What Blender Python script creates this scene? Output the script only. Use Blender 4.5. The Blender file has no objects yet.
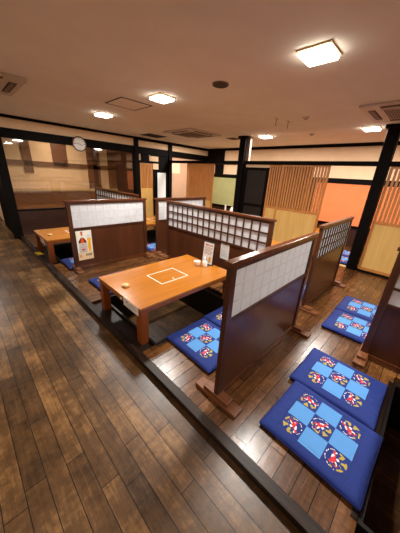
import bpy, bmesh, math, random
from mathutils import Vector, Matrix
random.seed(4)
scn = bpy.context.scene
COL = scn.collection
PI = math.pi
FLOOR = -0.05      # aisle level; the seating platform is z = 0
CEIL = 2.38

# ------------------------------------------------------------------ materials
def new_mat(name):
    m = bpy.data.materials.new(name); m.use_nodes = True
    nt = m.node_tree
    b = nt.nodes['Principled BSDF']
    return m, nt, b
def N(nt, t, **kw):
    n = nt.nodes.new(t)
    for k, v in kw.items():
        if k in n.inputs: n.inputs[k].default_value = v
        else: setattr(n, k, v)
    return n
def L(nt, a, b): nt.links.new(a, b)
def rgb(r, g, b):
    f = lambda c: (c/255/12.92) if c/255 <= .04045 else ((c/255+.055)/1.055)**2.4
    return (f(r), f(g), f(b), 1)
def ramp(nt, stops):
    r = nt.nodes.new('ShaderNodeValToRGB')
    e = r.color_ramp.elements
    e[0].position, e[0].color = stops[0]
    e[1].position, e[1].color = stops[-1]
    for p, c in stops[1:-1]:
        x = e.new(p); x.color = c
    return r

def plain(name, col, rough=.5, spec=.5, noise=.06, scale=12, metal=0, bump=0):
    m, nt, b = new_mat(name)
    tc = N(nt, 'ShaderNodeTexCoord')
    nz = N(nt, 'ShaderNodeTexNoise', Scale=scale, Detail=4.0)
    L(nt, tc.outputs['Object'], nz.inputs['Vector'])
    lo = tuple(max(0, c*(1-noise*2)) for c in col[:3])+(1,)
    hi = tuple(min(1, c*(1+noise*2)) for c in col[:3])+(1,)
    r = ramp(nt, [(.3, lo), (.7, hi)])
    L(nt, nz.outputs['Fac'], r.inputs['Fac']); L(nt, r.outputs['Color'], b.inputs['Base Color'])
    b.inputs['Roughness'].default_value = rough
    b.inputs['Metallic'].default_value = metal
    b.inputs['Specular IOR Level'].default_value = spec
    if bump:
        bp = N(nt, 'ShaderNodeBump', Strength=bump, Distance=.01)
        n2 = N(nt, 'ShaderNodeTexNoise', Scale=scale*12, Detail=3.0)
        L(nt, tc.outputs['Object'], n2.inputs['Vector'])
        L(nt, n2.outputs['Fac'], bp.inputs['Height']); L(nt, bp.outputs['Normal'], b.inputs['Normal'])
    return m

def wood(name, c1, c2, axis='X', rough=.35, scale=6, coat=0, spec=.5):
    m, nt, b = new_mat(name)
    tc = N(nt, 'ShaderNodeTexCoord')
    mp = N(nt, 'ShaderNodeMapping')
    s = [9, 9, 9]; s['XYZ'.index(axis)] = .7
    mp.inputs['Scale'].default_value = s
    L(nt, tc.outputs['Object'], mp.inputs['Vector'])
    nz = N(nt, 'ShaderNodeTexNoise', Scale=scale, Detail=6.0, Distortion=.6)
    L(nt, mp.outputs['Vector'], nz.inputs['Vector'])
    r = ramp(nt, [(.3, c1), (.7, c2)])
    L(nt, nz.outputs['Fac'], r.inputs['Fac']); L(nt, r.outputs['Color'], b.inputs['Base Color'])
    b.inputs['Roughness'].default_value = rough
    b.inputs['Coat Weight'].default_value = coat
    b.inputs['Coat Roughness'].default_value = .15
    b.inputs['Specular IOR Level'].default_value = spec
    return m

def planks(name, ang, cdark, cmid, clight, gap, width=.095, length=.9, rough=.25, blotch=.5, pv=.42):
    m, nt, b = new_mat(name)
    tc = N(nt, 'ShaderNodeTexCoord')
    mp = N(nt, 'ShaderNodeMapping'); mp.inputs['Rotation'].default_value = (0, 0, ang)
    L(nt, tc.outputs['Object'], mp.inputs['Vector'])
    br = N(nt, 'ShaderNodeTexBrick', Scale=1.0)
    br.offset = 0; br.squash = 1
    br.inputs['Brick Width'].default_value = length
    br.inputs['Row Height'].default_value = width
    br.inputs['Mortar Size'].default_value = .0022
    br.inputs['Mortar Smooth'].default_value = .3
    br.inputs['Color1'].default_value = (0, 0, 0, 1); br.inputs['Color2'].default_value = (1, 1, 1, 1)
    br.inputs['Mortar'].default_value = (.5, .5, .5, 1)
    sx = N(nt, 'ShaderNodeSeparateXYZ'); L(nt, mp.outputs['Vector'], sx.inputs[0])
    def mth(op, a, bb=0):
        n = N(nt, 'ShaderNodeMath'); n.operation = op
        for i, v in enumerate((a, bb)):
            if isinstance(v, (int, float)): n.inputs[i].default_value = v
            else: L(nt, v, n.inputs[i])
        return n.outputs[0]
    wn = N(nt, 'ShaderNodeTexWhiteNoise', noise_dimensions='1D')
    L(nt, mth('FLOOR', mth('DIVIDE', sx.outputs[1], width)), wn.inputs['W'])
    cx = N(nt, 'ShaderNodeCombineXYZ')
    L(nt, mth('ADD', sx.outputs[0], mth('MULTIPLY', wn.outputs['Value'], length)), cx.inputs[0]); L(nt, sx.outputs[1], cx.inputs[1])
    L(nt, cx.outputs[0], br.inputs['Vector'])
    # grain
    mg = N(nt, 'ShaderNodeMapping'); mg.inputs['Scale'].default_value = (2.2, 22, 22)
    L(nt, mp.outputs['Vector'], mg.inputs['Vector'])
    gr = N(nt, 'ShaderNodeTexNoise', Scale=2.2, Detail=8.0, Roughness=.65, Distortion=.4)
    L(nt, mg.outputs['Vector'], gr.inputs['Vector'])
    bl = N(nt, 'ShaderNodeTexNoise', Scale=3.0, Detail=5.0, Roughness=.6)
    L(nt, mp.outputs['Vector'], bl.inputs['Vector'])
    def mth(op, a, bb):
        n = N(nt, 'ShaderNodeMath'); n.operation = op
        for i, v in enumerate((a, bb)):
            if isinstance(v, (int, float)): n.inputs[i].default_value = v
            else: L(nt, v, n.inputs[i])
        return n.outputs[0]
    sep = N(nt, 'ShaderNodeSeparateColor'); L(nt, br.outputs['Color'], sep.inputs['Color'])
    v = mth('ADD', mth('MULTIPLY', sep.outputs[0], pv), mth('MULTIPLY', gr.outputs['Fac'], .55))
    v = mth('ADD', v, mth('MULTIPLY', bl.outputs['Fac'], blotch))
    fine = N(nt, 'ShaderNodeTexNoise', Scale=26.0, Detail=6.0, Roughness=.7)
    mf = N(nt, 'ShaderNodeMapping'); mf.inputs['Scale'].default_value = (1, .55, 1)
    L(nt, mp.outputs['Vector'], mf.inputs['Vector']); L(nt, mf.outputs['Vector'], fine.inputs['Vector'])
    v = mth('ADD', v, mth('MULTIPLY', fine.outputs['Fac'], .55))
    v = mth('SUBTRACT', v, .5*(pv+.55+.55+blotch)-.46)
    r = ramp(nt, [(.12, cdark), (.5, cmid), (.85, clight)])
    L(nt, v, r.inputs['Fac'])
    mix = N(nt, 'ShaderNodeMix', data_type='RGBA')
    L(nt, br.outputs['Fac'], mix.inputs[0]); L(nt, r.outputs['Color'], mix.inputs[6]); mix.inputs[7].default_value = gap
    L(nt, mix.outputs[2], b.inputs['Base Color'])
    rr = N(nt, 'ShaderNodeMapRange'); rr.inputs['To Min'].default_value = rough*.7; rr.inputs['To Max'].default_value = rough*1.4
    L(nt, gr.outputs['Fac'], rr.inputs['Value']); L(nt, rr.outputs[0], b.inputs['Roughness'])
    h = mth('SUBTRACT', mth('ADD', mth('MULTIPLY', gr.outputs['Fac'], .12), mth('MULTIPLY', bl.outputs['Fac'], .25)), mth('MULTIPLY', br.outputs['Fac'], 1.0))
    h = mth('ADD', h, mth('ADD', mth('MULTIPLY', sep.outputs[0], .15), mth('MULTIPLY', fine.outputs['Fac'], .28)))
    bp = N(nt, 'ShaderNodeBump', Strength=.7, Distance=.004)
    L(nt, h, bp.inputs['Height']); L(nt, bp.outputs['Normal'], b.inputs['Normal'])
    return m

def attr_mat(name, rough=.8, bump=0, sheen=0, emit=0):
    m, nt, b = new_mat(name)
    a = N(nt, 'ShaderNodeVertexColor'); a.layer_name = 'Col'
    L(nt, a.outputs['Color'], b.inputs['Base Color'])
    b.inputs['Roughness'].default_value = rough
    b.inputs['Specular IOR Level'].default_value = .25
    if bump:
        tc = N(nt, 'ShaderNodeTexCoord')
        n = N(nt, 'ShaderNodeTexNoise', Scale=9.0, Detail=4.0)
        L(nt, tc.outputs['Object'], n.inputs['Vector'])
        bp = N(nt, 'ShaderNodeBump', Strength=bump, Distance=.03)
        L(nt, n.outputs['Fac'], bp.inputs['Height']); L(nt, bp.outputs['Normal'], b.inputs['Normal'])
    if sheen: b.inputs['Sheen Weight'].default_value = sheen
    return m

def emit_mat(name, col, s):
    m, nt, b = new_mat(name)
    b.inputs['Base Color'].default_value = col
    b.inputs['Emission Color'].default_value = col
    b.inputs['Emission Strength'].default_value = s
    return m

M = {}
M['aisle'] = planks('aisle dark planks', PI/2, rgb(30,18,8), rgb(90,63,35), rgb(154,114,68), rgb(14,9,5), rough=.33, blotch=.95, pv=.22)
M['platform'] = planks('platform planks', 0, rgb(42,25,13), rgb(98,62,32), rgb(146,98,52), rgb(24,14,8), rough=.24, blotch=.7, pv=.28)
M['kerb'] = wood('kerb dark wood', rgb(16,10,8), rgb(52,35,24), 'Y', .42, scale=9, spec=.22)
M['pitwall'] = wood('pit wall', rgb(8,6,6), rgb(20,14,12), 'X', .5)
M['screen'] = wood('screen frame', rgb(54,28,16), rgb(80,43,25), 'Z', .30, scale=3)
M['board'] = wood('screen board', rgb(68,36,20), rgb(86,47,27), 'Z', .28, scale=1.2)
M['railwood'] = wood('screen rail', rgb(70,36,20), rgb(104,58,32), 'X', .22, scale=3)
M['bar'] = wood('lattice bars', rgb(52,26,15), rgb(76,40,23), 'X', .35)
M['footw'] = wood('foot wood', rgb(98,58,32), rgb(132,82,48), 'Y', .4)
M['tabletop'] = wood('table top', rgb(164,98,28), rgb(180,112,36), 'X', .2, scale=2.5, coat=.2)
M['tableleg'] = wood('table leg', rgb(128,66,28), rgb(156,84,38), 'Z', .3)
M['black'] = wood('black wood', rgb(8,6,5), rgb(17,12,10), 'Z', .6, spec=.08)
M['blackrail'] = wood('black rail', rgb(8,6,5), rgb(16,11,9), 'Y', .6, spec=.08)
M['dado'] = wood('dado board', rgb(44,24,16), rgb(66,38,26), 'X', .35)
M['cedar'] = wood('cedar slats', rgb(190,124,62), rgb(216,152,84), 'Z', .45)
M['cedarpanel'] = wood('cedar panel', rgb(226,178,98), rgb(242,200,122), 'Z', .35, scale=1.5)
M['cedarframe'] = wood('cedar frame', rgb(196,124,58), rgb(220,150,78), 'Z', .4)
M['slatback'] = plain('slat backing', rgb(84,44,24), .6)
M['ceiling'] = plain('ceiling plaster', rgb(238,229,214), .9, .1, .015, 3, bump=.05)
M['cream'] = plain('cream plaster', rgb(246,216,178), .85, .1, .02, 4)
M['greywall'] = plain('aisle wall', rgb(190,160,130), .85, .1)
M['rosewall'] = plain('rose plaster', rgb(206,166,136), .8, .1, .02, 4)
M['orange'] = plain('orange blind', rgb(238,134,84), .8, .1, .02, 5)
M['green'] = plain('olive blind', rgb(176,176,122), .8, .1, .02, 5)
M['whitepl'] = plain('white plastic', rgb(200,184,170), .45, .4, .01)
M['slotdark'] = plain('dark slot', rgb(30,22,18), .6)
M['acgrille'] = plain('grille', rgb(120,98,84), .6)
M['speaker'] = plain('speaker mesh', rgb(70,58,52), .8)
M['white'] = plain('white glaze', rgb(240,238,230), .2, .5, .01)
M['paperw'] = plain('white sheet', rgb(236,236,232), .7, .2, .01)
M['beige'] = wood('beige dish', rgb(206,166,104), rgb(226,190,130), 'X', .5)
M['yellow'] = plain('yellow tape', rgb(240,214,20), .6, .2, .01)
M['navypipe'] = plain('navy cloth', rgb(24,36,104), .8, .2)
M['button'] = plain('clear stud', rgb(220,170,90), .3)
M['inlay'] = plain('white inlay line', rgb(240,234,220), .4, .3, .01)
M['glaze'] = plain('cream counter', rgb(200,160,118), .5)
M['brownbeam'] = wood('brown beam', rgb(96,60,38), rgb(120,78,50), 'X', .5)
M['doordark'] = wood('dark door', rgb(34,26,23), rgb(48,38,33), 'Z', .5, spec=.2)
M['countw'] = wood('counter wood', rgb(136,88,54), rgb(166,112,72), 'X', .4)
M['litpane'] = emit_mat('frosted pane', (.92, .93, .90, 1), .35)  # emission stands in for light coming through from behind the pane
M['attr'] = attr_mat('printed colours', .6)
M['fabric'] = attr_mat('cushion cloth', .72, bump=.35, sheen=.1)
M['lampon'] = emit_mat('lamp diffuser', (1, .95, .86, 1), 14)
M['lamprim'] = plain('lamp rim', rgb(236,214,160), .5)
M['clockrim'] = wood('clock rim', rgb(86,44,24), rgb(112,62,36), 'X', .3)
M['clockhand'] = plain('clock hand', rgb(30,26,24), .5)
M['steel'] = plain('dull steel', rgb(150,140,130), .35, .5, .02, metal=.8)
M['charcoal'] = plain('charcoal board', rgb(34,32,34), .5)

# shoji paper: slightly translucent, so bars behind it show as soft shadows
m, nt, b = new_mat('shoji paper')
tc = N(nt, 'ShaderNodeTexCoord'); nz = N(nt, 'ShaderNodeTexNoise', Scale=14.0, Detail=3.0)
L(nt, tc.outputs['Object'], nz.inputs['Vector'])
r = ramp(nt, [(.3, rgb(222,224,227)), (.7, rgb(232,234,237))])
L(nt, nz.outputs['Fac'], r.inputs['Fac'])
b.inputs['Roughness'].default_value = .7; b.inputs['Specular IOR Level'].default_value = .2
L(nt, r.outputs['Color'], b.inputs['Base Color'])
tr = N(nt, 'ShaderNodeBsdfTranslucent'); L(nt, r.outputs['Color'], tr.inputs['Color'])
mx = N(nt, 'ShaderNodeMixShader'); mx.inputs[0].default_value = .35
L(nt, b.outputs[0], mx.inputs[1]); L(nt, tr.outputs[0], mx.inputs[2])
L(nt, mx.outputs[0], nt.nodes['Material Output'].inputs['Surface'])
M['shoji'] = m
M['barshade'] = plain('painted bar shade', rgb(210,212,215), .7, .2, .02, 20)  # grey tone for the bars' shade showing through the paper
# window glass
m, nt, b = new_mat('window glass')
nt.nodes.remove(b)
gl = N(nt, 'ShaderNodeBsdfGlossy', Roughness=.03); gl.inputs['Color'].default_value = (1, 1, 1, 1)
tp = N(nt, 'ShaderNodeBsdfTransparent'); tp.inputs['Color'].default_value = (.93, .90, .86, 1)
fr = N(nt, 'ShaderNodeFresnel', IOR=1.5)
ad = N(nt, 'ShaderNodeMath'); ad.operation = 'ADD'; ad.inputs[1].default_value = .03
L(nt, fr.outputs[0], ad.inputs[0])
mx = N(nt, 'ShaderNodeMixShader'); L(nt, ad.outputs[0], mx.inputs[0])
L(nt, tp.outputs[0], mx.inputs[1]); L(nt, gl.outputs[0], mx.inputs[2])
L(nt, mx.outputs[0], nt.nodes['Material Output'].inputs['Surface'])
M['glass'] = m

# ------------------------------------------------------------------ mesh helpers
class MB:
    def __init__(s): s.bm = bmesh.new()
    def box(s, x0, x1, y0, y1, z0, z1, bev=0, mat=None):
        r = bmesh.ops.create_cube(s.bm, size=1)
        vs = r['verts']
        for v in vs:
            v.co = Vector(((x0+x1)/2+v.co.x*(x1-x0), (y0+y1)/2+v.co.y*(y1-y0), (z0+z1)/2+v.co.z*(z1-z0)))
        if mat is not None:
            for v in vs: v.co = mat @ v.co
        if bev:
            es = list({e for v in vs for e in v.link_edges})
            bmesh.ops.bevel(s.bm, geom=es, offset=bev, segments=2, affect='EDGES', profile=.5)
        return s
    def cyl(s, x, y, z0, z1, r, r2=None, seg=24, mat=None):
        q = bmesh.ops.create_cone(s.bm, cap_ends=True, segments=seg, radius1=r, radius2=r if r2 is None else r2, depth=z1-z0)
        for v in q['verts']:
            v.co += Vector((x, y, (z0+z1)/2))
            if mat is not None: v.co = mat @ v.co
        return s
    def lathe(s, x, y, prof, seg=28):
        rings = []
        for r, z in prof:
            rings.append([s.bm.verts.new((x+max(r, 1e-4)*math.cos(2*PI*i/seg), y+max(r, 1e-4)*math.sin(2*PI*i/seg), z)) for i in range(seg)])
        for a, b in zip(rings, rings[1:]):
            for i in range(seg):
                s.bm.faces.new((a[i], a[(i+1) % seg], b[(i+1) % seg], b[i]))
        s.bm.faces.new(rings[0][::-1]); s.bm.faces.new(rings[-1])
        return s
    def build(s, name, mat, parent=None, loc=None, rot=None, smooth=False):
        me = bpy.data.meshes.new(name)
        bmesh.ops.recalc_face_normals(s.bm, faces=s.bm.faces)
        s.bm.to_mesh(me); s.bm.free()
        me.materials.append(mat)
        if smooth:
            for p in me.polygons: p.use_smooth = True
            try: me.set_sharp_from_angle(angle=math.radians(40))
            except Exception: pass
        o = bpy.data.objects.new(name, me); COL.objects.link(o)
        if parent: o.parent = parent
        if loc: o.location = loc
        if rot: o.rotation_euler = rot
        return o
def box(name, mat, x0, x1, y0, y1, z0, z1, parent=None, bev=0):
    return MB().box(x0, x1, y0, y1, z0, z1, bev).build(name, mat, parent)
def struct(name, mat, x0, x1, y0, y1, z0, z1, bev=0):
    o = box(name, mat, x0, x1, y0, y1, z0, z1, None, bev); o['kind'] = 'structure'; return o
def tag(o, label, cat, group=None, kind=None):
    o['label'] = label; o['category'] = cat
    if group: o['group'] = group
    if kind: o['kind'] = kind
    return o
def thing(name, loc, rz=0, label=None, cat=None, group=None):
    o = bpy.data.objects.new(name, None); COL.objects.link(o)
    o.empty_display_size = .1; o.location = loc; o.rotation_euler = (0, 0, rz)
    if label: tag(o, label, cat, group)
    return o
def dup(root, loc, rz, label, group=None):
    r = root.copy(); COL.objects.link(r); r.location = loc; r.rotation_euler = (root.rotation_euler[0], root.rotation_euler[1], rz)
    r['label'] = label
    if group: r['group'] = group
    for ch in list(root.children):
        c = ch.copy(); COL.objects.link(c); c.parent = r
        for g in ch.children:
            d = g.copy(); COL.objects.link(d); d.parent = c
    return r

# ------------------------------------------------------------------ shell
XL, XR, Y0, Y1, YB, DX = -1.45, 6.80, -3.6, 6.45, 8.3, 5.02
struct('floor', M['aisle'], XL, .82, Y0, 10.6, FLOOR-.1, FLOOR)
# platform with sunken pits (x0,x1,y0,y1)
PITS = [(1.0, 2.18, -1.32, -.18), (1.0, 2.18, 1.47, 2.60), (1.0, 2.18, 4.14, 5.32),
        (2.85, 4.03, -1.32, -.18), (2.85, 4.03, 1.47, 2.60), (2.85, 4.03, 4.34, 5.40)]
bm_ = MB(); pw = MB(); pf = MB()
def slab(x0, x1, y0, y1): bm_.box(x0, x1, y0, y1, -.05, 0)
slab(.85, 1.0, Y0, PITS[0][2]); slab(.85, 1.0, PITS[0][3], PITS[1][2]); slab(.85, 1.0, PITS[1][3], PITS[2][2]); slab(.85, 1.0, PITS[2][3], Y1); slab(2.28, 2.85, Y0, Y1)
for q in PITS[:3]: bm_.box(.85, 1.0, q[2], q[3], -.42, -.05); bm_.box(2.18, 2.28, q[2], q[3], -.42, -.05)
slab(4.03, XR, Y0, Y1)
for x0, x1, col in ((1.0, 2.18, PITS[:3]), (2.85, 4.03, PITS[3:])):
    y = Y0
    for p in col:
        slab(x0, x1, y, p[2]); y = p[3]
    slab(x0, x1, y, Y1)
yy = [Y0]+[v for q in PITS[:3] for v in q[2:]]+[Y1]
for i in range(0, 8, 2): slab(2.18, 2.28, yy[i], yy[i+1])
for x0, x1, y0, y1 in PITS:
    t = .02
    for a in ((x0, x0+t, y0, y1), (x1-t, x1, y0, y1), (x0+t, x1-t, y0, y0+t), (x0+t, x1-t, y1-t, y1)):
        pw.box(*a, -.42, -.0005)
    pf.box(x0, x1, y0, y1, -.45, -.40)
o = bm_.build('floor', M['platform']); o['kind'] = 'structure'
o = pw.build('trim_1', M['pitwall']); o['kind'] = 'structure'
o = pf.build('floor', M['aisle']); o['kind'] = 'structure'
# kerb: dark shiny edge board with a small shadow-line step
kb = MB()
kb.box(.800, .83, Y0, Y1, FLOOR, -.012, .003)
kb.box(.788, .855, Y0, Y1, -.04, .006, .004)
o = kb.build('trim_2', M['kerb']); o['kind'] = 'structure'
kb = MB()
for x0, x1, y0, y1 in PITS:
    kb.box(x1, x1+.10, y0, y1, -.02, .005, .003) if x0 > 2 else kb.box(x1, x1+.10, y0, y1, -.05, -.035, .003)
    kb.box(x0-.10, x0, y0, y1, -.02, .005, .003) if x0 > 2 else kb.box(.855, x0, y0, y1, -.05, -.035, .003)
    kb.box(x0, x1, y0-.03, y0, -.02, .005, .003)
    kb.box(x0, x1, y1, y1+.03, -.02, .005, .003)
o = kb.build('trim_3', M['kerb']); o['kind'] = 'structure'

struct('ceiling', M['ceiling'], XL, XR, Y0, 10.6, CEIL, CEIL+.1)
struct('wall_left', M['greywall'], XL-.1, XL, Y0, 10.6, FLOOR, CEIL)
struct('wall_front', M['cream'], XL, XR, Y0-.1, Y0, FLOOR-.4, CEIL)
# outer wall on the right, behind the private rooms
wr = MB()
wr.box(XR, XR+.1, Y0, Y1, -.05, CEIL)
o = wr.build('wall_right', M['cream']); o['kind'] = 'structure'
struct('trim_4', M['blackrail'], XR-.05, XR, Y0, Y1, 2.31, CEIL)                   # ceiling trim
struct('baseboard_right', M['dado'], XR-.02, XR, Y0, Y1, 0, .50)
hd = MB()
hd.box(XR-.06, XR, Y0, 4.4, 1.49, 1.61); hd.box(XR-.06, XR, 4.9, 6.45, 1.46, 1.57)
hd.box(XR-.055, XR, 5.64, 6.4, 1.86, 2.31); hd.box(XR-.055, XR, 5.64, 6.0, 1.57, 1.86)
hd.box(XR-.05, XR, Y0, Y1, .47, .53)
hd.box(XR-.05, XR, 2.45, 2.60, .5, 1.5); hd.box(XR-.05, XR, 4.86, 4.98, .5, 1.6)
hd.box(XR-.05, XR, 5.0, 5.66, 1.88, 1.96)
o = hd.build('trim_5', M['blackrail']); o['kind'] = 'structure'

# ---- window wall at the far end
fw = MB()
fw.box(.70, XR, Y1, Y1+.1, 2.14, CEIL)                     # cream strip
o = fw.build('wall_back', M['cream']); o['kind'] = 'structure'
fw = MB(); fw.box(5.02, XR, Y1, Y1+.1, .5, 1.98)
o = fw.build('wall_back', M['rosewall']); o['kind'] = 'structure'
hd = MB()
hd.box(.70, XR, Y1-.03, Y1+.1, 1.975, 2.15)
hd.box(.62, 3.82, Y1-.05, Y1, 2.33, CEIL+.0); hd.box(3.82, XR, Y1-.05, Y1, 2.31, CEIL)
for x in (3.84, 5.04):
    hd.box(x-.06, x+.06, Y1-.06, Y1+.1, 0, CEIL)
hd.box(.70, .86, Y1-.06, Y1+.1, FLOOR, CEIL)
hd.box(4.36, 4.56, Y1-.01, Y1+.1, 0, 1.98); hd.box(4.88, 4.98, Y1-.01, Y1+.1, 0, 1.98)
hd.box(4.56, 4.9, Y1-.0, Y1+.1, 1.5, 1.98); hd.box(4.56, 4.9, Y1, Y1+.1, 0, .72)
hd.box(3.9, 4.36, Y1+.0, Y1+.1, 1.73, 1.80); hd.box(4.05, 4.27, Y1+.0, Y1+.1, 1.8, 1.98)
hd.box(5.10, XR, Y1-.02, Y1+.1, 0, .5)
o = hd.build('trim_6', M['black']); o['kind'] = 'structure'
# board below the glass
lb = MB(); lb.box(.86, 3.78, Y1, Y1+.08, 0, .55)
o = lb.build('baseboard_back', M['dado']); o['kind'] = 'structure'
w = struct('window_1', M['glass'], .86, 3.78, Y1+.03, Y1+.036, .55, 1.975)
struct('trim_7', M['black'], .86, 3.78, Y1-.015, Y1+.08, .535, .565)
cr = MB()
cr.box(3.92, 4.03, Y1+.05, Y1+.1, 1.8, 1.98); cr.box(4.29, 4.36, Y1+.05, Y1+.1, 1.8, 1.98)
cr.box(4.40, 4.60, Y1-.014, Y1-.01, 1.58, 1.74); cr.box(4.28, 4.60, Y1-.014, Y1-.01, 1.80, 1.94)
cr.box(5.12, 5.48, Y1-.004, Y1, 1.5, 1.82)
o = cr.build('wall_back', M['cream']); o['kind'] = 'structure'
struct('window_2', M['litpane'], 4.57, 4.88, Y1-.012, Y1+.0, .74, 1.49)
o = struct('door_1', M['cedarpanel'], 3.93, 4.36, Y1-.05, Y1-.02, .03, 1.03)
def slat_door(name, x0, x1, y, z0, zm, z1, pitch=.034, rev=None):
    """lattice sliding door in the XZ plane: frame, slats over the upper part, board below"""
    fr = MB()
    fr.box(x0, x0+.04, y-.016, y+.016, z0, z1); fr.box(x1-.04, x1, y-.016, y+.016, z0, z1)
    fr.box(x0+.04, x1-.04, y-.016, y+.016, z0, z0+.05); fr.box(x0+.04, x1-.04, y-.016, y+.016, z1-.04, z1)
    fr.box(x0+.04, x1-.04, y-.016, y+.016, zm-.02, zm+.025)
    return fr
# the same construction for doors in the x = DX plane
def door_x(idx, ya, yb, xoff, zm=.90, z1=1.795, shade='cedar', gap=.5):
    x = DX+xoff
    f = MB()
    f.box(x-.016, x+.016, ya, ya+.04, .03, z1); f.box(x-.016, x+.016, yb-.04, yb, .03, z1)
    for a, b in ((.03, .08), (zm-.025, zm+.02), (z1-.035, z1)):
        f.box(x-.016, x+.016, ya+.04, yb-.04, a, b)
    o = f.build('door_%d' % idx, M['cedarframe']); o['kind'] = 'structure'
    s = MB(); y = ya+.055
    while y < yb-.06:
        s.box(x-.012, x+.008, y, y+.036, zm+.02, z1-.035); y += .056
    s.build('slats', M[shade], o)
    p = MB(); p.box(x-.006, x+.006, ya+.04, yb-.04, .08, zm-.025)
    p.build('door_panel', M['cedarpanel'], o)
    if idx == 5:
        MB().box(x+.009, x+.015, ya+.04, yb-.04, zm+.02, z1-.035).build('backing', M['slatback'], o)
    return o
# lattice door in the far wall
d = bpy.data.objects['door_1']
s = MB()
for i in range(8): s.box(3.947+i*.051, 3.983+i*.051, Y1-.05, Y1-.03, 1.03, 1.70)
s.box(3.93, 4.36, Y1-.052, Y1-.02, 1.70, 1.73); s.box(3.93, 3.945, Y1-.052, Y1-.02, .03, 1.70); s.box(4.345, 4.36, Y1-.052, Y1-.02, .03, 1.70)
s.box(3.93, 4.36, Y1-.03, Y1-.024, 1.03, 1.7)
s.build('slats', M['cedar'], d)

door_x(2, -1.25, -.27, .035); door_x(3, -.30, .70, 0)
door_x(4, 1.60, 2.56, 0); door_x(5, 1.93, 2.86, .036); door_x(6, 4.50, 5.56, 0, zm=.86)
# dark hinged door beside the post
d = struct('door_7', M['doordark'], DX+.02, DX+.05, 2.87, 3.50, .03, 1.73)
f = MB()
for a in ((2.87, 2.93, .03, 1.73), (3.44, 3.50, .03, 1.73)): f.box(DX+.005, DX+.02, *a)
for z in (.03, .86, 1.67): f.box(DX+.005, DX+.02, 2.93, 3.44, z, z+.06)
f.build('door_frame', M['blackrail'], d)
struct('wall_right', M['cream'], DX+.02, DX+.05, 2.87, 3.5, 1.73, 1.795)
# rail, sill and posts of the sliding-door line
rl = MB(); rl.box(DX-.06, DX+.07, Y0, Y1-.06, 1.795, 1.865)
rl.box(DX-.06, DX+.07, Y0, .72, 0, .03); rl.box(DX-.06, DX+.07, 1.5, Y1-.06, 0, .03)
o = rl.build('trim_8', M['blackrail']); o['kind'] = 'structure'
struct('trim_9', M['beige'], DX-.05, DX+.06, .88, 1.5, 0, .008)
for n, y in ((10, .80), (11, 3.60)):
    p = MB(); p.box(DX-.085, DX+.075, y-.08, y+.08, 0, CEIL, .004)
    p.box(DX-.12, DX+.11, y-.115, y+.115, CEIL-.05, CEIL, .003)
    o = p.build('trim_%d' % n, M['black']); o['kind'] = 'structure'
struct('trim_12', M['acgrille'], DX-.03, DX+.03, 3.42, 3.52, 1.865, CEIL-.01)

# roller blinds on the outer wall (lifted away = things)
def blind(mat, y0, y1, z0, z1, label):
    t = thing('roller_blind', (XR-.07, (y0+y1)/2, z1), 0, label, 'blind')
    h = (y1-y0)/2
    MB().box(-.004, .004, -h, h, z0-z1+.02, 0).build('blind_fabric', mat, t)
    MB().box(-.01, .01, -h, h, z0-z1, z0-z1+.02).build('bottom_bar', mat, t)
    return t
blind(M['orange'], -.2, 2.42, .54, 1.487, 'plain orange roller blind covering the window beyond the sliding doors')
blind(M['green'], 4.99, 6.35, .54, 1.455, 'pale olive green roller blind behind the black center post')

# ---- dining room seen through the far glass
GB = 8.0
struct('floor', M['dado'], .80, 4.0, Y1+.1, GB, -.05, 0)
gw = MB(); gw.box(.80, 4.0, GB, GB+.1, -.05, CEIL)
o = gw.build('wall_back', M['cream']); o['kind'] = 'structure'
gb = MB()
gb.box(.80, 4.0, GB-.03, GB, 1.47, 1.60)
for x in (1.42, 2.12, 3.05, 3.7): gb.box(x, x+(.20 if x < 2 else .38), GB-.03, GB, 1.30 if x < 2 else (1.5 if x < 3 else .9), 2.3)
gb.box(.80, 4.0, GB-.03, GB, 2.2, CEIL)
o = gb.build('trim_13', M['brownbeam']); o['kind'] = 'structure'
struct('wall_back', M['brownbeam'], 4.0, 4.05, Y1+.1, GB, 0, CEIL)
struct('wall_left', M['black'], .74, .80, Y1+.1, GB, FLOOR, CEIL)
t = thing('service_counter', (2.2, GB-.25, 0), 0, 'low brown wooden counter in the room behind the glass', 'counter')
MB().box(-1.3, 1.5, -.2, .2, 0, .86).build('cabinet', M['countw'], t)
MB().box(-1.32, 1.52, -.22, .22, .86, .90).build('worktop', M['beige'], t)

# ---- end of the aisle, left of the glass
struct('wall_back', M['cream'], XL, .74, 10.5, 10.6, FLOOR, CEIL)
struct('wall_right', M['cream'], .80, .90, GB+.1, 10.6, FLOOR, CEIL)
t = thing('shoe_cabinet', (-.2, 10.2, FLOOR), 0, 'dark low cabinet at the end of the corridor left of the glass', 'cabinet')
MB().box(-.9, .9, -.25, .25, 0, 1.05).build('carcass', M['black'], t)
MB().box(-.92, .92, -.27, .27, 1.05, 1.08).build('cabinet_top', M['blackrail'], t)

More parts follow.
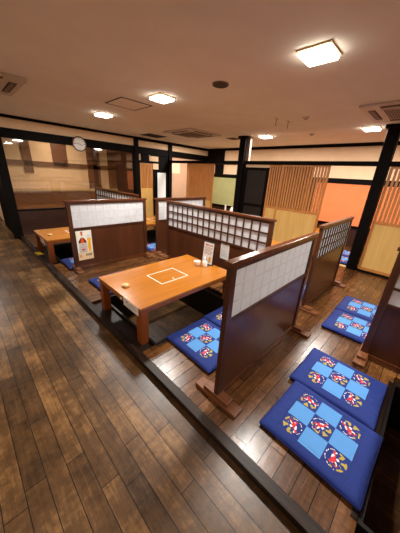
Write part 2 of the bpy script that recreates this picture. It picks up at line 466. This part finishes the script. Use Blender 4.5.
# ------------------------------------------------------------------ screens
def make_screen(Lh, cols, label, name='partition_screen', lattice_side=-1, rows=3, zp=.67, cap=True, bar=.013):
    """local X along the screen, centred; lattice bars on the local Y side given"""
    t = thing(name, (0, 0, 0), 0, label, 'partition')
    h = Lh/2; top = 1.035
    for s in (-1, 1):
        x = s*(h-.0275)
        MB().box(x-.0275, x+.0275, -.018, .018, .033, top, .003).build('post', M['screen'], t)
        MB().box(x-.045, x+.045, -.185, .185, 0, .032, .005).build('foot', M['footw'], t)
        f = [c for c in t.children if c.name.startswith('foot')][-1]
        MB().box(x-.036, x+.036, -.11, .11, .032, .062, .005).build('foot_block', M['footw'], f)
    MB().box(-h-.015, h+.015, -.026, .026, top, top+.03, .004).build('top_rail', M['railwood'], t)
    MB().box(-h+.055, h-.055, -.016, .016, .012, .06, .002).build('bottom_rail', M['railwood'], t)
    MB().box(-h+.055, h-.055, -.006, .006, .06, zp-.03).build('board', M['board'], t)
    MB().box(-h+.055, h-.055, -.016, .016, zp-.03, zp, .002).build('middle_rail', M['bar'], t)
    MB().box(-h+.055, h-.055, -.016, .016, 1.005, top, .002).build('upper_rail', M['bar'], t)
    b = MB(); w = Lh-.11
    ob = -1 if lattice_side > 0 else 1          # the papered face: grey strips paint the shade of the bars behind it
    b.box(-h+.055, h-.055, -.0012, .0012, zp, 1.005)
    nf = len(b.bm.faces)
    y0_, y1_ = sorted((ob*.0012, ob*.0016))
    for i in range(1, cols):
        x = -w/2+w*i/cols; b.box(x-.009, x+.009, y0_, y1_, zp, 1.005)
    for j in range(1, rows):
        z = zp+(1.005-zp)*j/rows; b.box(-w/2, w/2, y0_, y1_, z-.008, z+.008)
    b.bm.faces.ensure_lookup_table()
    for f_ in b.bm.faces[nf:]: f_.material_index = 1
    b.build('paper', M['shoji'], t).data.materials.append(M['barshade'])
    b = MB()
    ya, yb = (.0014, .013) if lattice_side > 0 else (-.013, -.0014)
    for i in range(1, cols):
        x = -w/2+w*i/cols; b.box(x-bar/2, x+bar/2, ya, yb, zp, 1.005)
    for j in range(1, rows):
        z = zp+(1.005-zp)*j/rows; b.box(-w/2, w/2, ya, yb, z-bar/2, z+bar/2)
    b.build('lattice', M['bar'], t)
    return t
# row across the platform (parallel to x)
s1 = make_screen(1.29, 10, 'nearest brown partition screen with white paper panel facing us', lattice_side=1)
s1.location = (1.625, .712, 0)
s2 = dup(s1, (1.685, 3.665, 0), 0, 'brown partition screen carrying the beer poster')
s3 = dup(s1, (3.16, 3.615, 0), 0, 'paper-faced screen standing between poster screen and long lattice screen')
s4 = make_screen(1.24, 12, 'right-hand lattice screen with dark grid toward us, beside the nearest paper screen', lattice_side=-1)
s4.location = (3.34, .81, 0)
# dividers along the aisle direction: front row from back row
s5 = make_screen(2.04, 16, 'long screen with three rows of small panes behind the near table', lattice_side=1, zp=.64, bar=.019)
s5.location = (2.55, 2.30, 0); s5.rotation_euler.z = PI/2
s6 = dup(s5, (2.55, 5.30, 0), PI/2, 'far long lattice screen half hidden behind poster screen, near the glass')
s7 = make_screen(2.04, 12, 'dark lattice screen cut off by the right edge, beside the red koi cushions', lattice_side=1, rows=3, zp=.585, bar=.022)
s7.location = (2.35, -.92, 0); s7.rotation_euler.z = PI/2

# ------------------------------------------------------------------ floor cushions
def make_cushion():
    n = 132; wx, wy, hgt = .51, .572, .044
    bm = bmesh.new()
    cl = bm.loops.layers.float_color.new('Col')
    navy = rgb(24, 46, 118); navy2 = rgb(20, 38, 102); light = rgb(84, 146, 210)
    red = rgb(206, 44, 52); wht = rgb(238, 230, 226); ochre = rgb(176, 156, 62); dk = rgb(24, 26, 60)
    G = .388
    def col(x, y):
        u, v = x/G*3, y/G*3             # cell units from centre
        if abs(u) > 1.5 or abs(v) > 1.5:
            d = max(abs(u), abs(v))
            return navy2 if d < 1.545 else navy
        i, j = round(u), round(v)
        if (abs(i)+abs(j)) % 2 == 1: return light
        a, c = (u-i)*2, (v-j)*2
        # round crest of a leaping carp ringed by leaves
        th = (i*3+j*5)*.9+.5
        p = a*math.cos(th)-c*math.sin(th); q = a*math.sin(th)+c*math.cos(th)
        r = math.hypot(p, q); ang = math.atan2(q, p)
        if .72 < r < .88 and math.sin(ang+.4) < .35:
            return ochre if math.sin(ang*6) > -.3 else navy
        if .84 <= r < .89 and q > 0: return wht if math.sin(ang*9) > -.6 else navy
        if .40 < r <= .72 and -2.6 < ang < -.5 and math.sin(ang*7+2) > .1:
            return ochre
        bx = p+.06; by = q-.20+.55*bx*bx
        if (bx/.60)**2+(by/.21)**2 < 1:
            if (bx+.32)**2+(by-.02)**2 < .010: return dk
            k = math.sin(bx*10+1.2)+.7*math.cos(by*14+bx*4)
            return red if k > -.55 else wht
        if .42 < bx < .82 and abs(by-.02) < (bx-.40)*.62: return red if (by > .0) else wht
        if -.30 < bx < -.05 and .21 < by < .40: return red
        if -.02 < bx < .22 and -.44 < by < -.24: return wht
        return navy
    def edge(t):                         # height profile
        return max(0., 1-abs(t)**9)
    V = {}
    for j in range(n+1):
        for i in range(n+1):
            # denser toward the border is not needed: the rim is rounded
            u, v = -1+2*i/n, -1+2*j/n
            k = edge(u)*edge(v)
            z = .020+(hgt-.020)*(k**.5) + .004*math.cos(u*1.5)*math.cos(v*1.5)
            z -= .0022*math.exp(-((abs(u)-.73)/.03)**2)*(abs(v) < .7) + .0022*math.exp(-((abs(v)-.66)/.03)**2)*(abs(u) < .75)
            pinch = 1-.012*math.cos(v*PI/2)**2; pinchy = 1-.012*math.cos(u*PI/2)**2
            V[i, j] = bm.verts.new((u*wx/2*pinch, v*wy/2*pinchy, z))
    for j in range(n):
        for i in range(n):
            f = bm.faces.new((V[i, j], V[i+1, j], V[i+1, j+1], V[i, j+1])); f.smooth = True
            c = f.calc_center_median()
            cc = col(c.x, c.y)
            for lp in f.loops: lp[cl] = cc
    # rounded sides and bottom
    ring = [(i, 0) for i in range(n)]+[(n, j) for j in range(n)]+[(i, n) for i in range(n, 0, -1)]+[(0, j) for j in range(n, 0, -1)]
    low = [bm.verts.new((V[k].co.x*.985, V[k].co.y*.985, .002)) for k in ring]
    for a in range(len(ring)):
        b = (a+1) % len(ring)
        f = bm.faces.new((V[ring[b]], V[ring[a]], low[a], low[b])); f.smooth = True
        for lp in f.loops: lp[cl] = navy2
    f = bm.faces.new(low)
    for lp in f.loops: lp[cl] = navy2
    me = bpy.data.meshes.new('floor_cushion'); bmesh.ops.recalc_face_normals(bm, faces=bm.faces)
    bm.to_mesh(me); bm.free(); me.materials.append(M['fabric'])
    # welt cord round the edge
    pb = bmesh.new(); c = bpy.data.objects.new('floor_cushion', me); COL.objects.link(c)
    pts = []
    for a in range(0, len(ring), 6):
        k = ring[a]; i, j = k; u, v = -1+2*i/n, -1+2*j/n
        pts.append(Vector((u*wx/2*(1-.012*math.cos(v*PI/2)**2)*1.003, v*wy/2*(1-.012*math.cos(u*PI/2)**2)*1.003, .0205)))
    segs = 6; rings = []
    for a, p in enumerate(pts):
        d = (pts[(a+1) % len(pts)]-pts[a-1]).normalized(); s = Vector((d.y, -d.x, 0))
        rings.append([pb.verts.new(p+s*.0042*math.cos(2*PI*q/segs)+Vector((0, 0, .0042*math.sin(2*PI*q/segs)))) for q in range(segs)])
    for a in range(len(rings)):
        b = (a+1) % len(rings)
        for q in range(segs):
            pb.faces.new((rings[a][q], rings[b][q], rings[b][(q+1) % segs], rings[a][(q+1) % segs])).smooth = True
    pm = bpy.data.meshes.new('piping'); bmesh.ops.recalc_face_normals(pb, faces=pb.faces); pb.to_mesh(pm); pb.free(); pm.materials.append(M['navypipe'])
    po = bpy.data.objects.new('piping', pm); COL.objects.link(po); po.parent = c
    c['category'] = 'cushion'
    return c
cush = make_cushion()
GRP = 'blue koi floor cushions beside the tables'
CS = [ # x, y, rz, label
 (1.307, .100, -.035, 'blue koi-pattern floor cushion nearest the aisle, at the bottom right'),
 (1.826, .140, -.012, 'blue koi-pattern floor cushion second from the aisle, touching the dark screen foot'),
 (1.372, 1.175, -.02, 'blue floor cushion under the near table edge, left of the nearest screen'),
 (1.900, 1.190, .00, 'blue floor cushion half hidden behind the nearest screen, right of the other'),
 (2.790, .225, .012, 'blue floor cushion in front of the lattice screen, nearer of that pair'),
 (3.318, .235, .0, 'blue floor cushion in front of the lattice screen, farther of that pair'),
 (1.310, 2.905, .02, 'blue floor cushion peeking out beyond the near table, on its poster side'),
 (1.275, 3.985, PI/2, 'blue floor cushion behind the foot of the poster screen'),
 (2.760, 3.93, PI, 'blue floor cushion seen through the gap right of the poster screen'),
 (3.25, 1.18, .0, 'blue floor cushion glimpsed between the nearest screen and the lattice screen'),
]
for i, (x, y, rz, lab) in enumerate(CS):
    o = cush if i == 0 else dup(cush, (x, y, .004), rz, lab)
    if i == 0:
        o.location = (x, y, .004); o.rotation_euler.z = rz; o['label'] = lab

# pale cushions in the private room
def pale_copy(x, y, rz, label):
    return dup(cush, (x, y, .004), rz, label)
pale_copy(5.93, 1.22, .05, 'small blue cushion on the floor of the orange-blind room, farther one')
pale_copy(5.36, 1.14, .0, 'small blue cushion on the orange-blind room floor, just inside the threshold')

# ------------------------------------------------------------------ tables
def make_table(label):
    t = thing('low_table', (0, 0, 0), 0, label, 'table')
    hx, hy, H = .675, .437, .37
    MB().box(-hx, hx, -hy, hy, H-.028, H, .003).build('tabletop', M['tabletop'], t)
    MB().box(-hx+.004, hx-.004, -hy+.004, hy-.004, H-.062, H-.028, .002).build('apron', M['tableleg'], t)
    for sx in (-1, 1):
        for sy in (-1, 1):
            MB().box(sx*(hx-.044)-.04, sx*(hx-.044)+.04, sy*(hy-.044)-.04, sy*(hy-.044)+.04, -.035, H-.062, .004).build('leg', M['tableleg'], t)
    f = MB(); a, w, z0, z1 = .19, .005, H-.001, H+.0008
    f.box(-a, a, -a*.76-w, -a*.76+w, z0, z1); f.box(-a, a, a*.76-w, a*.76+w, z0, z1)
    f.box(-a-w, -a+w, -a*.76-w, a*.76+w, z0, z1); f.box(a-w, a+w, -a*.76-w, a*.76+w, z0, z1)
    f.build('cover_outline', M['inlay'], t, (-.035, 0, 0))
    MB().cyl(-.03, -.10, H-.001, H+.003, .010).build('cover_stud', M['inlay'], t)
    return t
TY, TX = 2.008, 1.588
tb = make_table('low orange-brown wooden table nearest us, with menu stand and cup')
tb.location = (TX, TY, 0)
MB().cyl(-.677, -.052, .345, .3475, .012, mat=None).bm.free()
tb2 = dup(tb, (1.535, 4.73, 0), 0, 'low orange-brown wooden table behind the poster screen, near the glass')
tb3 = dup(tb, (3.43, 4.87, .04), 0, 'low orange-brown wooden table seen between the two paper-faced screens')
tb4 = dup(tb, (1.545, -.715, 0), 0, 'dark corner of low wooden table at the bottom right edge')
tb5 = dup(tb, (5.95, 2.35, .035), PI/2, 'low wooden table in the private room, behind the nearest screen end')
tb6 = dup(tb, (3.43, 2.0, .04), 0, 'low wooden table hidden behind the long lattice screen')
tb7 = dup(tb, (5.93, 4.62, .035), PI/2, 'low wooden table below the olive blind')

# table sign: hangs on the aisle end, with blue mark and text lines
def sheet(name, loc, w, h, painter, label, cat, rot=(0, 0, 0), nx=60, ny=60, group=None):
    """flat printed sheet; local x right, local z up, facing local -y"""
    bm = bmesh.new(); cl = bm.loops.layers.float_color.new('Col')
    V = [[bm.verts.new((-w/2+w*i/nx, 0, -h/2+h*j/ny)) for i in range(nx+1)] for j in range(ny+1)]
    for j in range(ny):
        for i in range(nx):
            f = bm.faces.new((V[j][i], V[j][i+1], V[j+1][i+1], V[j+1][i]))
            c = painter((i+.5)/nx, (j+.5)/ny)
            for lp in f.loops: lp[cl] = c
    r = bmesh.ops.extrude_face_region(bm, geom=bm.faces[:])
    for e in r['geom']:
        if isinstance(e, bmesh.types.BMVert): e.co.y += .0015
    me = bpy.data.meshes.new(name); bmesh.ops.recalc_face_normals(bm, faces=bm.faces); bm.to_mesh(me); bm.free(); me.materials.append(M['attr'])
    o = bpy.data.objects.new(name, me); COL.objects.link(o); o.location = loc; o.rotation_euler = rot
    if label: tag(o, label, cat, group)
    return o
W_ = rgb(238, 237, 232); GY = rgb(150, 150, 150); BL = rgb(50, 90, 170)
def sign_paint(u, v):
    if (u-.24)**2*4+(v-.66)**2 < .012: return BL
    for r, (a, b) in enumerate(((.38, .85), (.30, .9), (.12, .9), (.12, .8))):
        y = .72-.17*r
        if abs(v-y) < .035 and a < u < b and math.sin(u*90+r*2) > -.4: return GY
    return W_
sheet('table_sign', (TX-.6785, 1.733, .327), .27, .085, sign_paint, 'white printed notice taped to aisle end of near table', 'sign', (0, 0, -PI/2))
sheet('table_sign', (1.535-.6785, 4.58, .305), .27, .09, sign_paint, 'white printed notice taped to end of the far table', 'sign', (0, 0, -PI/2))
bt = MB(); bt.lathe(0, 0, [(.016, 0), (.016, .004), (.010, .008), (0.0, .009)])
o = bt.build('table_sticker', M['white'], None, (TX-.671, 1.93, .325), (0, -PI/2, 0)); tag(o, 'small round white sticker on the near table edge', 'sticker')

def dish(loc, label):
    t = thing('wooden_coaster', loc, 0, label, 'coaster')
    MB().lathe(0, 0, [(.030, 0), (.036, .004), (.038, .014), (.036, .022), (.033, .022), (.031, .018), (0, .017)]).build('dish_body', M['beige'], t, smooth=True)
    MB().lathe(0, 0, [(.029, .0175), (.029, .022), (.024, .026), (0, .028)]).build('lid', M['beige'], t, smooth=True)
    return t
dish((1.035, 2.05, .3712), 'small round beige lidded dish on aisle side of near table')
dish((.99, 4.62, .3712), 'small round beige lidded dish on the far table behind poster screen')

# cup, soy bottle, menu stand
t = thing('tea_cup', (2.06, 2.03, .3712), 0, 'small white ceramic cup beside the menu on the near table', 'cup'); t.scale = (1.2,)*3
MB().lathe(0, 0, [(.016, 0), (.017, .006), (.030, .022), (.036, .045), (.037, .052), (.034, .052), (.028, .028), (0, .014)]).build('cup_body', M['white'], t, smooth=True)
t = thing('soy_sauce_bottle', (2.12, 1.945, .3712), 0, 'small white soy sauce bottle in front of the menu on the table', 'bottle'); t.scale = (1.22,)*3
MB().lathe(0, 0, [(.026, 0), (.029, .01), (.029, .045), (.022, .062), (.013, .075), (.012, .085), (0, .086)]).build('bottle_body', M['white'], t, smooth=True)
MB().lathe(0, 0, [(.0145, .080), (.0155, .098), (.010, .108), (0, .110)]).build('stopper', M['white'], t, smooth=True)
MB().box(-.022, -.010, -.003, .003, .094, .101).build('spout', M['white'], t)
def menu_paint(u, v):
    if v > .95 or u < .04 or u > .96: return rgb(40, 40, 44)
    if .80 < v < .88 and .15 < u < .85 and math.sin(u*60) > -.3: return rgb(160, 90, 70)
    if v < .34 and (u-.35)**2*1.2+(v-.16)**2 < .02: return rgb(60, 50, 40)
    if v < .36 and (u-.70)**2*1.6+(v-.20)**2 < .02: return rgb(214, 160, 60)
    for r in range(6):
        if abs(v-(.74-.06*r)) < .016 and .12 < u < .88-.05*(r % 3) and math.sin(u*80+r*3) > -.5: return rgb(170, 150, 150)
    return rgb(232, 228, 226)
t = thing('menu_stand', (2.195, 1.98, .3712), -PI/2+.05, 'upright menu board leaning at the wall end of near table', 'menu')
mb = MB().box(-.10, .10, .004, .012, .004, .32, .001).build('backing_board', M['charcoal'], t, rot=(-.10, 0, 0))
mb = MB().box(-.07, .07, -.03, .045, 0, .006).build('stand_base', M['charcoal'], t)
s = sheet('menu_sheet', (0, .0006, .115), .188, .30, menu_paint, None, None, (-.10, 0, 0), 40, 50); s.parent = t
s.location = (0, .0175, .162)

# notice on the long lattice screen
def note_paint(u, v):
    if abs(v-.88) < .03 and .25 < u < .75: return rgb(150, 140, 140)
    for r in range(11):
        if abs(v-(.78-.062*r)) < .014 and .1 < u < .9-.08*(r % 3) and math.sin(u*70+r*5) > -.5: return rgb(176, 172, 172)
    return rgb(228, 224, 222)
sheet('paper_notice', (2.541, 1.96, .50), .155, .25, note_paint, 'white sheet of small print fixed on the long lattice screen board', 'notice', (0, 0, -PI/2), 40, 60)

# beer poster on s2
def poster_paint(u, v):
    bg = rgb(236, 230, 216)
    if v < .26:
        if .50 < u < .88 and .13 < v < .20 and math.sin(u*75) > -.55: return rgb(40, 34, 30)
        if (u-.16)**2+(v-.14)**2*2 < .006: return rgb(222, 150, 120)
        return rgb(228, 202, 160)
    # bottle, tilted slightly
    bx = u-.37+(v-.6)*.03
    hw = None
    if v < .52: hw = .27
    elif v < .66: hw = .27-.02*(v-.52)/.14
    elif v < .76: hw = .24-.14*(v-.66)/.10
    elif v < .97: hw = .075-.02*(v-.76)/.21
    if hw and abs(bx) < hw:
        if v < .59:
            if abs(v-.37) < .025 and abs(bx) < .12: return rgb(210, 60, 50)
            if abs(v-.54) < .02 and abs(bx) < .06: return rgb(190, 160, 90)
            if abs(v-.46) < .012 and abs(bx) < .15 and math.sin(u*90) > 0: return rgb(190, 120, 110)
            if abs(v-.31) < .01 and abs(bx) < .1: return rgb(60, 50, 46)
            return rgb(200, 194, 186)
        if v < .76: return rgb(216, 84, 24) if abs(bx) < hw*.45 else rgb(84, 34, 22)
        if v < .85: return rgb(222, 216, 206)
        return rgb(214, 92, 40) if v < .94 else rgb(150, 60, 40)
    # glass of beer
    gx = u-.80; gw = .085+.04*(v-.3)/.6
    if .28 < v < .74 and abs(gx) < gw: return rgb(246, 178, 22) if abs(gx) < gw*.8 else rgb(230, 150, 20)
    if .74 <= v < .86 and abs(gx) < gw+.01: return rgb(214, 214, 214)
    return bg
sheet('beer_poster', (1.222, 3.648, .392), .225, .46, poster_paint, 'beer poster with bottle and glass taped on brown screen', 'poster', (0, -.0, 0), 60, 110)

# yellow tape on the kerb
o = MB().box(-.045, .05, -.10, .10, 0, .0015).build('floor_tape', M['yellow'], None, (.815, 4.86, .0065), (0, 0, .12)); tag(o, 'short yellow tape mark on the dark kerb by the far table', 'tape')

# white things on the private-room table, seen above the long screen
t = thing('menu_card', (5.86, 4.66, .4062), .9, 'upright white menu card on the table below the olive blind', 'menu')
MB().box(-.09, .09, -.004, .004, .01, .27).build('card', M['paperw'], t)
MB().box(-.07, .07, -.03, .03, 0, .01).build('card_base', M['whitepl'], t)
t = thing('condiment_jar', (5.88, 4.42, .4062), 0, 'white condiment jar beside the menu card below olive blind', 'jar')
MB().lathe(0, 0, [(.05, 0), (.055, .02), (.055, .16), (.03, .20), (0, .2)]).build('jar_body', M['white'], t, smooth=True)
MB().lathe(0, 0, [(.032, .195), (.034, .23), (0, .24)]).build('lid', M['white'], t, smooth=True)

# ------------------------------------------------------------------ clock
t = thing('wall_clock', (2.318, Y1-.03, 2.020), 0, 'round wall clock with brown rim and white face on header beam', 'clock')
R90 = Matrix.Rotation(PI/2, 4, 'X')
def ringm(r0, r1, d):
    b = MB(); seg = 48
    prof = [(r0, 0), (r1, 0), (r1, d*.8), ((r0+r1)/2, d), (r0, d*.8)]
    rings = [[b.bm.verts.new(R90 @ Vector((r*math.cos(2*PI*i/seg), r*math.sin(2*PI*i/seg), z))) for i in range(seg)] for r, z in prof]
    for k in range(len(rings)):
        a, c = rings[k], rings[(k+1) % len(rings)]
        for i in range(seg): b.bm.faces.new((a[i], a[(i+1) % seg], c[(i+1) % seg], c[i]))
    return b
ringm(.138, .160, .035).build('rim', M['clockrim'], t, smooth=True)
b = MB(); b.cyl(0, 0, 0, .012, .140, seg=48, mat=R90); b.build('face', M['paperw'], t)
b = MB()
for k in range(12):
    b.box(-.003 if k % 3 else -.0055, .003 if k % 3 else .0055, -.014, -.0125, .108 if k % 3 else .10, .128, 0, Matrix.Rotation(-k*PI/6, 4, 'Y'))
b.build('hour_marks', M['clockhand'], t)
MB().box(-.005, .005, -.017, -.015, -.015, .075, 0, Matrix.Rotation(2.0, 4, 'Y')).build('hour_hand', M['clockhand'], t)
MB().box(-.0035, .0035, -.020, -.018, -.02, .11, 0, Matrix.Rotation(-1.5, 4, 'Y')).build('minute_hand', M['clockhand'], t)

# ------------------------------------------------------------------ ceiling fittings
def make_lamp(label):
    t = thing('ceiling_light', (0, 0, CEIL), 0, label, 'light')
    f = MB(); a = .122
    f.box(-a, a, -a, a, -.012, 0, .002)
    f.build('mounting_plate', M['lamprim'], t)
    MB().box(-.108, .108, -.108, .108, -.038, -.012, .006).build('diffuser', M['lampon'], t)
    return t
PW = 54
LP = [(2.10, .935, 1, 'large lit square ceiling light nearest us, upper right'),
      (2.09, 2.835, 1, 'lit square ceiling light in the middle, beside the hatch'),
      (2.085, 4.50, 1, 'lit square ceiling light on the left, nearest the clock'),
      (5.09, 1.13, 1.3, 'lit square ceiling light near the right black post'),
      (5.12, 3.12, 1.3, 'lit square ceiling light by the thin center post'),
      ]
lamp = None
def area(x, y, w, z=CEIL-.045, col=(1, .95, .885), size=.25):
    l = bpy.data.lights.new('area_glow', 'AREA'); l.energy = w; l.size = size; l.color = col; l.shape = 'SQUARE'
    o = bpy.data.objects.new('area_glow', l); COL.objects.link(o); o.location = (x, y, z); return o
for x, y, k, lab in LP:
    if lamp is None:
        lamp = make_lamp(lab); lamp.location = (x, y, CEIL)
    else: dup(lamp, (x, y, CEIL), 0, lab)
    area(x, y, PW*k)
# unseen companions of the same row, plus fixtureless lights added to brighten the rooms beyond
for x, y, k in ((2.1, -1.0, .9), (5.09, -1.0, .7), (5.3, 5.4, .8), (-.7, 1.0, .35)):
    area(x, y, PW*k)
area(2.2, 7.3, 16, size=.5, col=(1, .84, .66)); area(-.2, 7.6, 34, size=.3)

# cassette air conditioners
def make_ac(label):
    t = thing('ceiling_air_conditioner', (0, 0, CEIL), 0, label, 'air conditioner')
    a = .475
    MB().box(-a, a, -a, a, -.028, 0, .01).build('panel', M['whitepl'], t)
    MB().box(-.28, .28, -.28, .28, -.034, -.028, .002).build('intake_frame', M['whitepl'], t)
    g = MB()
    for i in range(20): g.box(-.255, .255, -.25+i*.0257, -.238+i*.0257, -.039, -.034)
    g.build('intake_grille', M['acgrille'], t)
    for k in range(4):
        R = Matrix.Rotation(k*PI/2, 4, 'Z')
        MB().box(-.27, .27, .335, .415, -.0295, -.028, 0, R).build('air_slot', M['slotdark'], t)
        f = [c for c in t.children if c.name.startswith('air_slot')][-1]
        MB().box(-.265, .265, .35, .395, -.036, -.0295, 0, R).build('louvre', M['acgrille'], f)
    return t
ac = make_ac('ceiling air conditioner cut off by the left edge'); ac.location = (.36, 4.08, CEIL)
dup(ac, (4.13, 4.45, CEIL), 0, 'ceiling air conditioner in the middle distance, left of the center post')
dup(ac, (4.12, .54, CEIL), 0, 'ceiling air conditioner at right edge above the black post')
# hatch
t = thing('ceiling_hatch', (2.02, 3.53, CEIL), 0, 'square access hatch outlined in the ceiling', 'hatch')
f = MB()
for a in ((-.24, .24, .225, .24), (-.24, .24, -.24, -.225), (-.24, -.225, -.225, .225), (.225, .24, -.225, .225)): f.box(*a, -.006, 0)
f.build('hatch_frame', M['slotdark'], t)
MB().box(-.222, .222, -.222, .222, -.004, 0).build('hatch_panel', M['ceiling'], t)
def vent(x, y, sx, sy, mat, label):
    t = thing('ceiling_vent', (x, y, CEIL), 0, label, 'vent')
    MB().box(-sx, sx, -sy, sy, -.008, 0).build('vent_frame', mat, t)
    g = MB(); n = 9
    for i in range(n):
        x_ = -sx*.88+i*2*sx*.86/(n-1); g.box(x_-.006, x_+.006, -sy*.88, sy*.88, -.014, -.008)
    g.build('vent_slats', mat, t)
vent(3.96, 5.74, .27, .22, M['slotdark'], 'dark slotted vent in the ceiling near the far wall')
vent(5.14, 4.05, .14, .12, M['acgrille'], 'small brown ceiling vent left of the center post')
t = thing('ceiling_speaker', (2.17, 1.94, CEIL), 0, 'round dark ceiling speaker in the middle of ceiling', 'speaker')
MB().cyl(0, 0, -.012, 0, .085).build('speaker_rim', M['acgrille'], t)
MB().cyl(0, 0, -.018, -.012, .072, .06).build('speaker_grille', M['speaker'], t)
def detector(x, y, label):
    t = thing('smoke_detector', (x, y, CEIL), 0, label, 'detector')
    MB().lathe(0, 0, [(0, -.03), (.03, -.028), (.045, -.012), (.05, 0), (0, 0)]).build('detector_body', M['whitepl'], t, smooth=True)
    MB().cyl(0, 0, -.036, -.029, .012).build('sensor', M['acgrille'], t)
detector(5.27, 2.18, 'small round smoke detector between the two far right ceiling lights')
detector(3.90, 1.75, 'small round detector on ceiling right of the hanging hooks')
def hook(x, y, label):
    t = thing('ceiling_hook', (x, y, CEIL), 0, label, 'hook')
    MB().box(-.06, .06, -.006, .006, -.008, 0).build('hook_plate', M['whitepl'], t)
    MB().cyl(0, 0, -.11, -.008, .005, seg=8).build('hook_rod', M['acgrille'], t)
hook(3.76, 2.15, 'left one of two thin metal rods hanging from the ceiling')
hook(4.02, 2.08, 'right one of two thin metal rods hanging from the ceiling')

# ------------------------------------------------------------------ world, camera
w = bpy.data.worlds.new('World'); scn.world = w; w.use_nodes = True
w.node_tree.nodes['Background'].inputs[0].default_value = (.9, .7, .55, 1)
w.node_tree.nodes['Background'].inputs[1].default_value = .02
cam = bpy.data.cameras.new('Camera'); co = bpy.data.objects.new('Camera', cam); COL.objects.link(co)
co.location = (0, 0, 1.5)
Rm = Matrix.Rotation(-0.80727415, 4, 'Z') @ Matrix.Rotation(1.1945494, 4, 'X') @ Matrix.Rotation(0.05959793, 4, 'Z')
co.rotation_euler = Rm.to_euler()
cam.sensor_fit = 'VERTICAL'; cam.sensor_height = 24
cam.lens = 231.601058*24/533
cam.clip_start = .02
scn.camera = co
scn.view_settings.view_transform = 'Standard'
scn.view_settings.look = 'None'
scn.view_settings.exposure = 0
scn.cycles.max_bounces = 10

# repeats carry a shared group phrase
GROUPS = {'floor_cushion': 'blue koi floor cushions', 'partition_screen': 'brown partition screens on the platform',
          'low_table': 'low wooden tables over the sunken pits', 'ceiling_light': 'square ceiling lights',
          'ceiling_air_conditioner': 'ceiling air conditioners', 'ceiling_vent': 'ceiling vents',
          'smoke_detector': 'ceiling detectors', 'ceiling_hook': 'hanging metal rods', 'roller_blind': 'roller blinds on the outer wall',
          'wooden_coaster': 'lidded beige dishes on the tables', 'table_sign': 'printed notices on the table ends'}
for o in COL.objects:
    if o.parent is None and o.get('label'):
        g = GROUPS.get(o.name.split('.')[0])
        if g: o['group'] = g
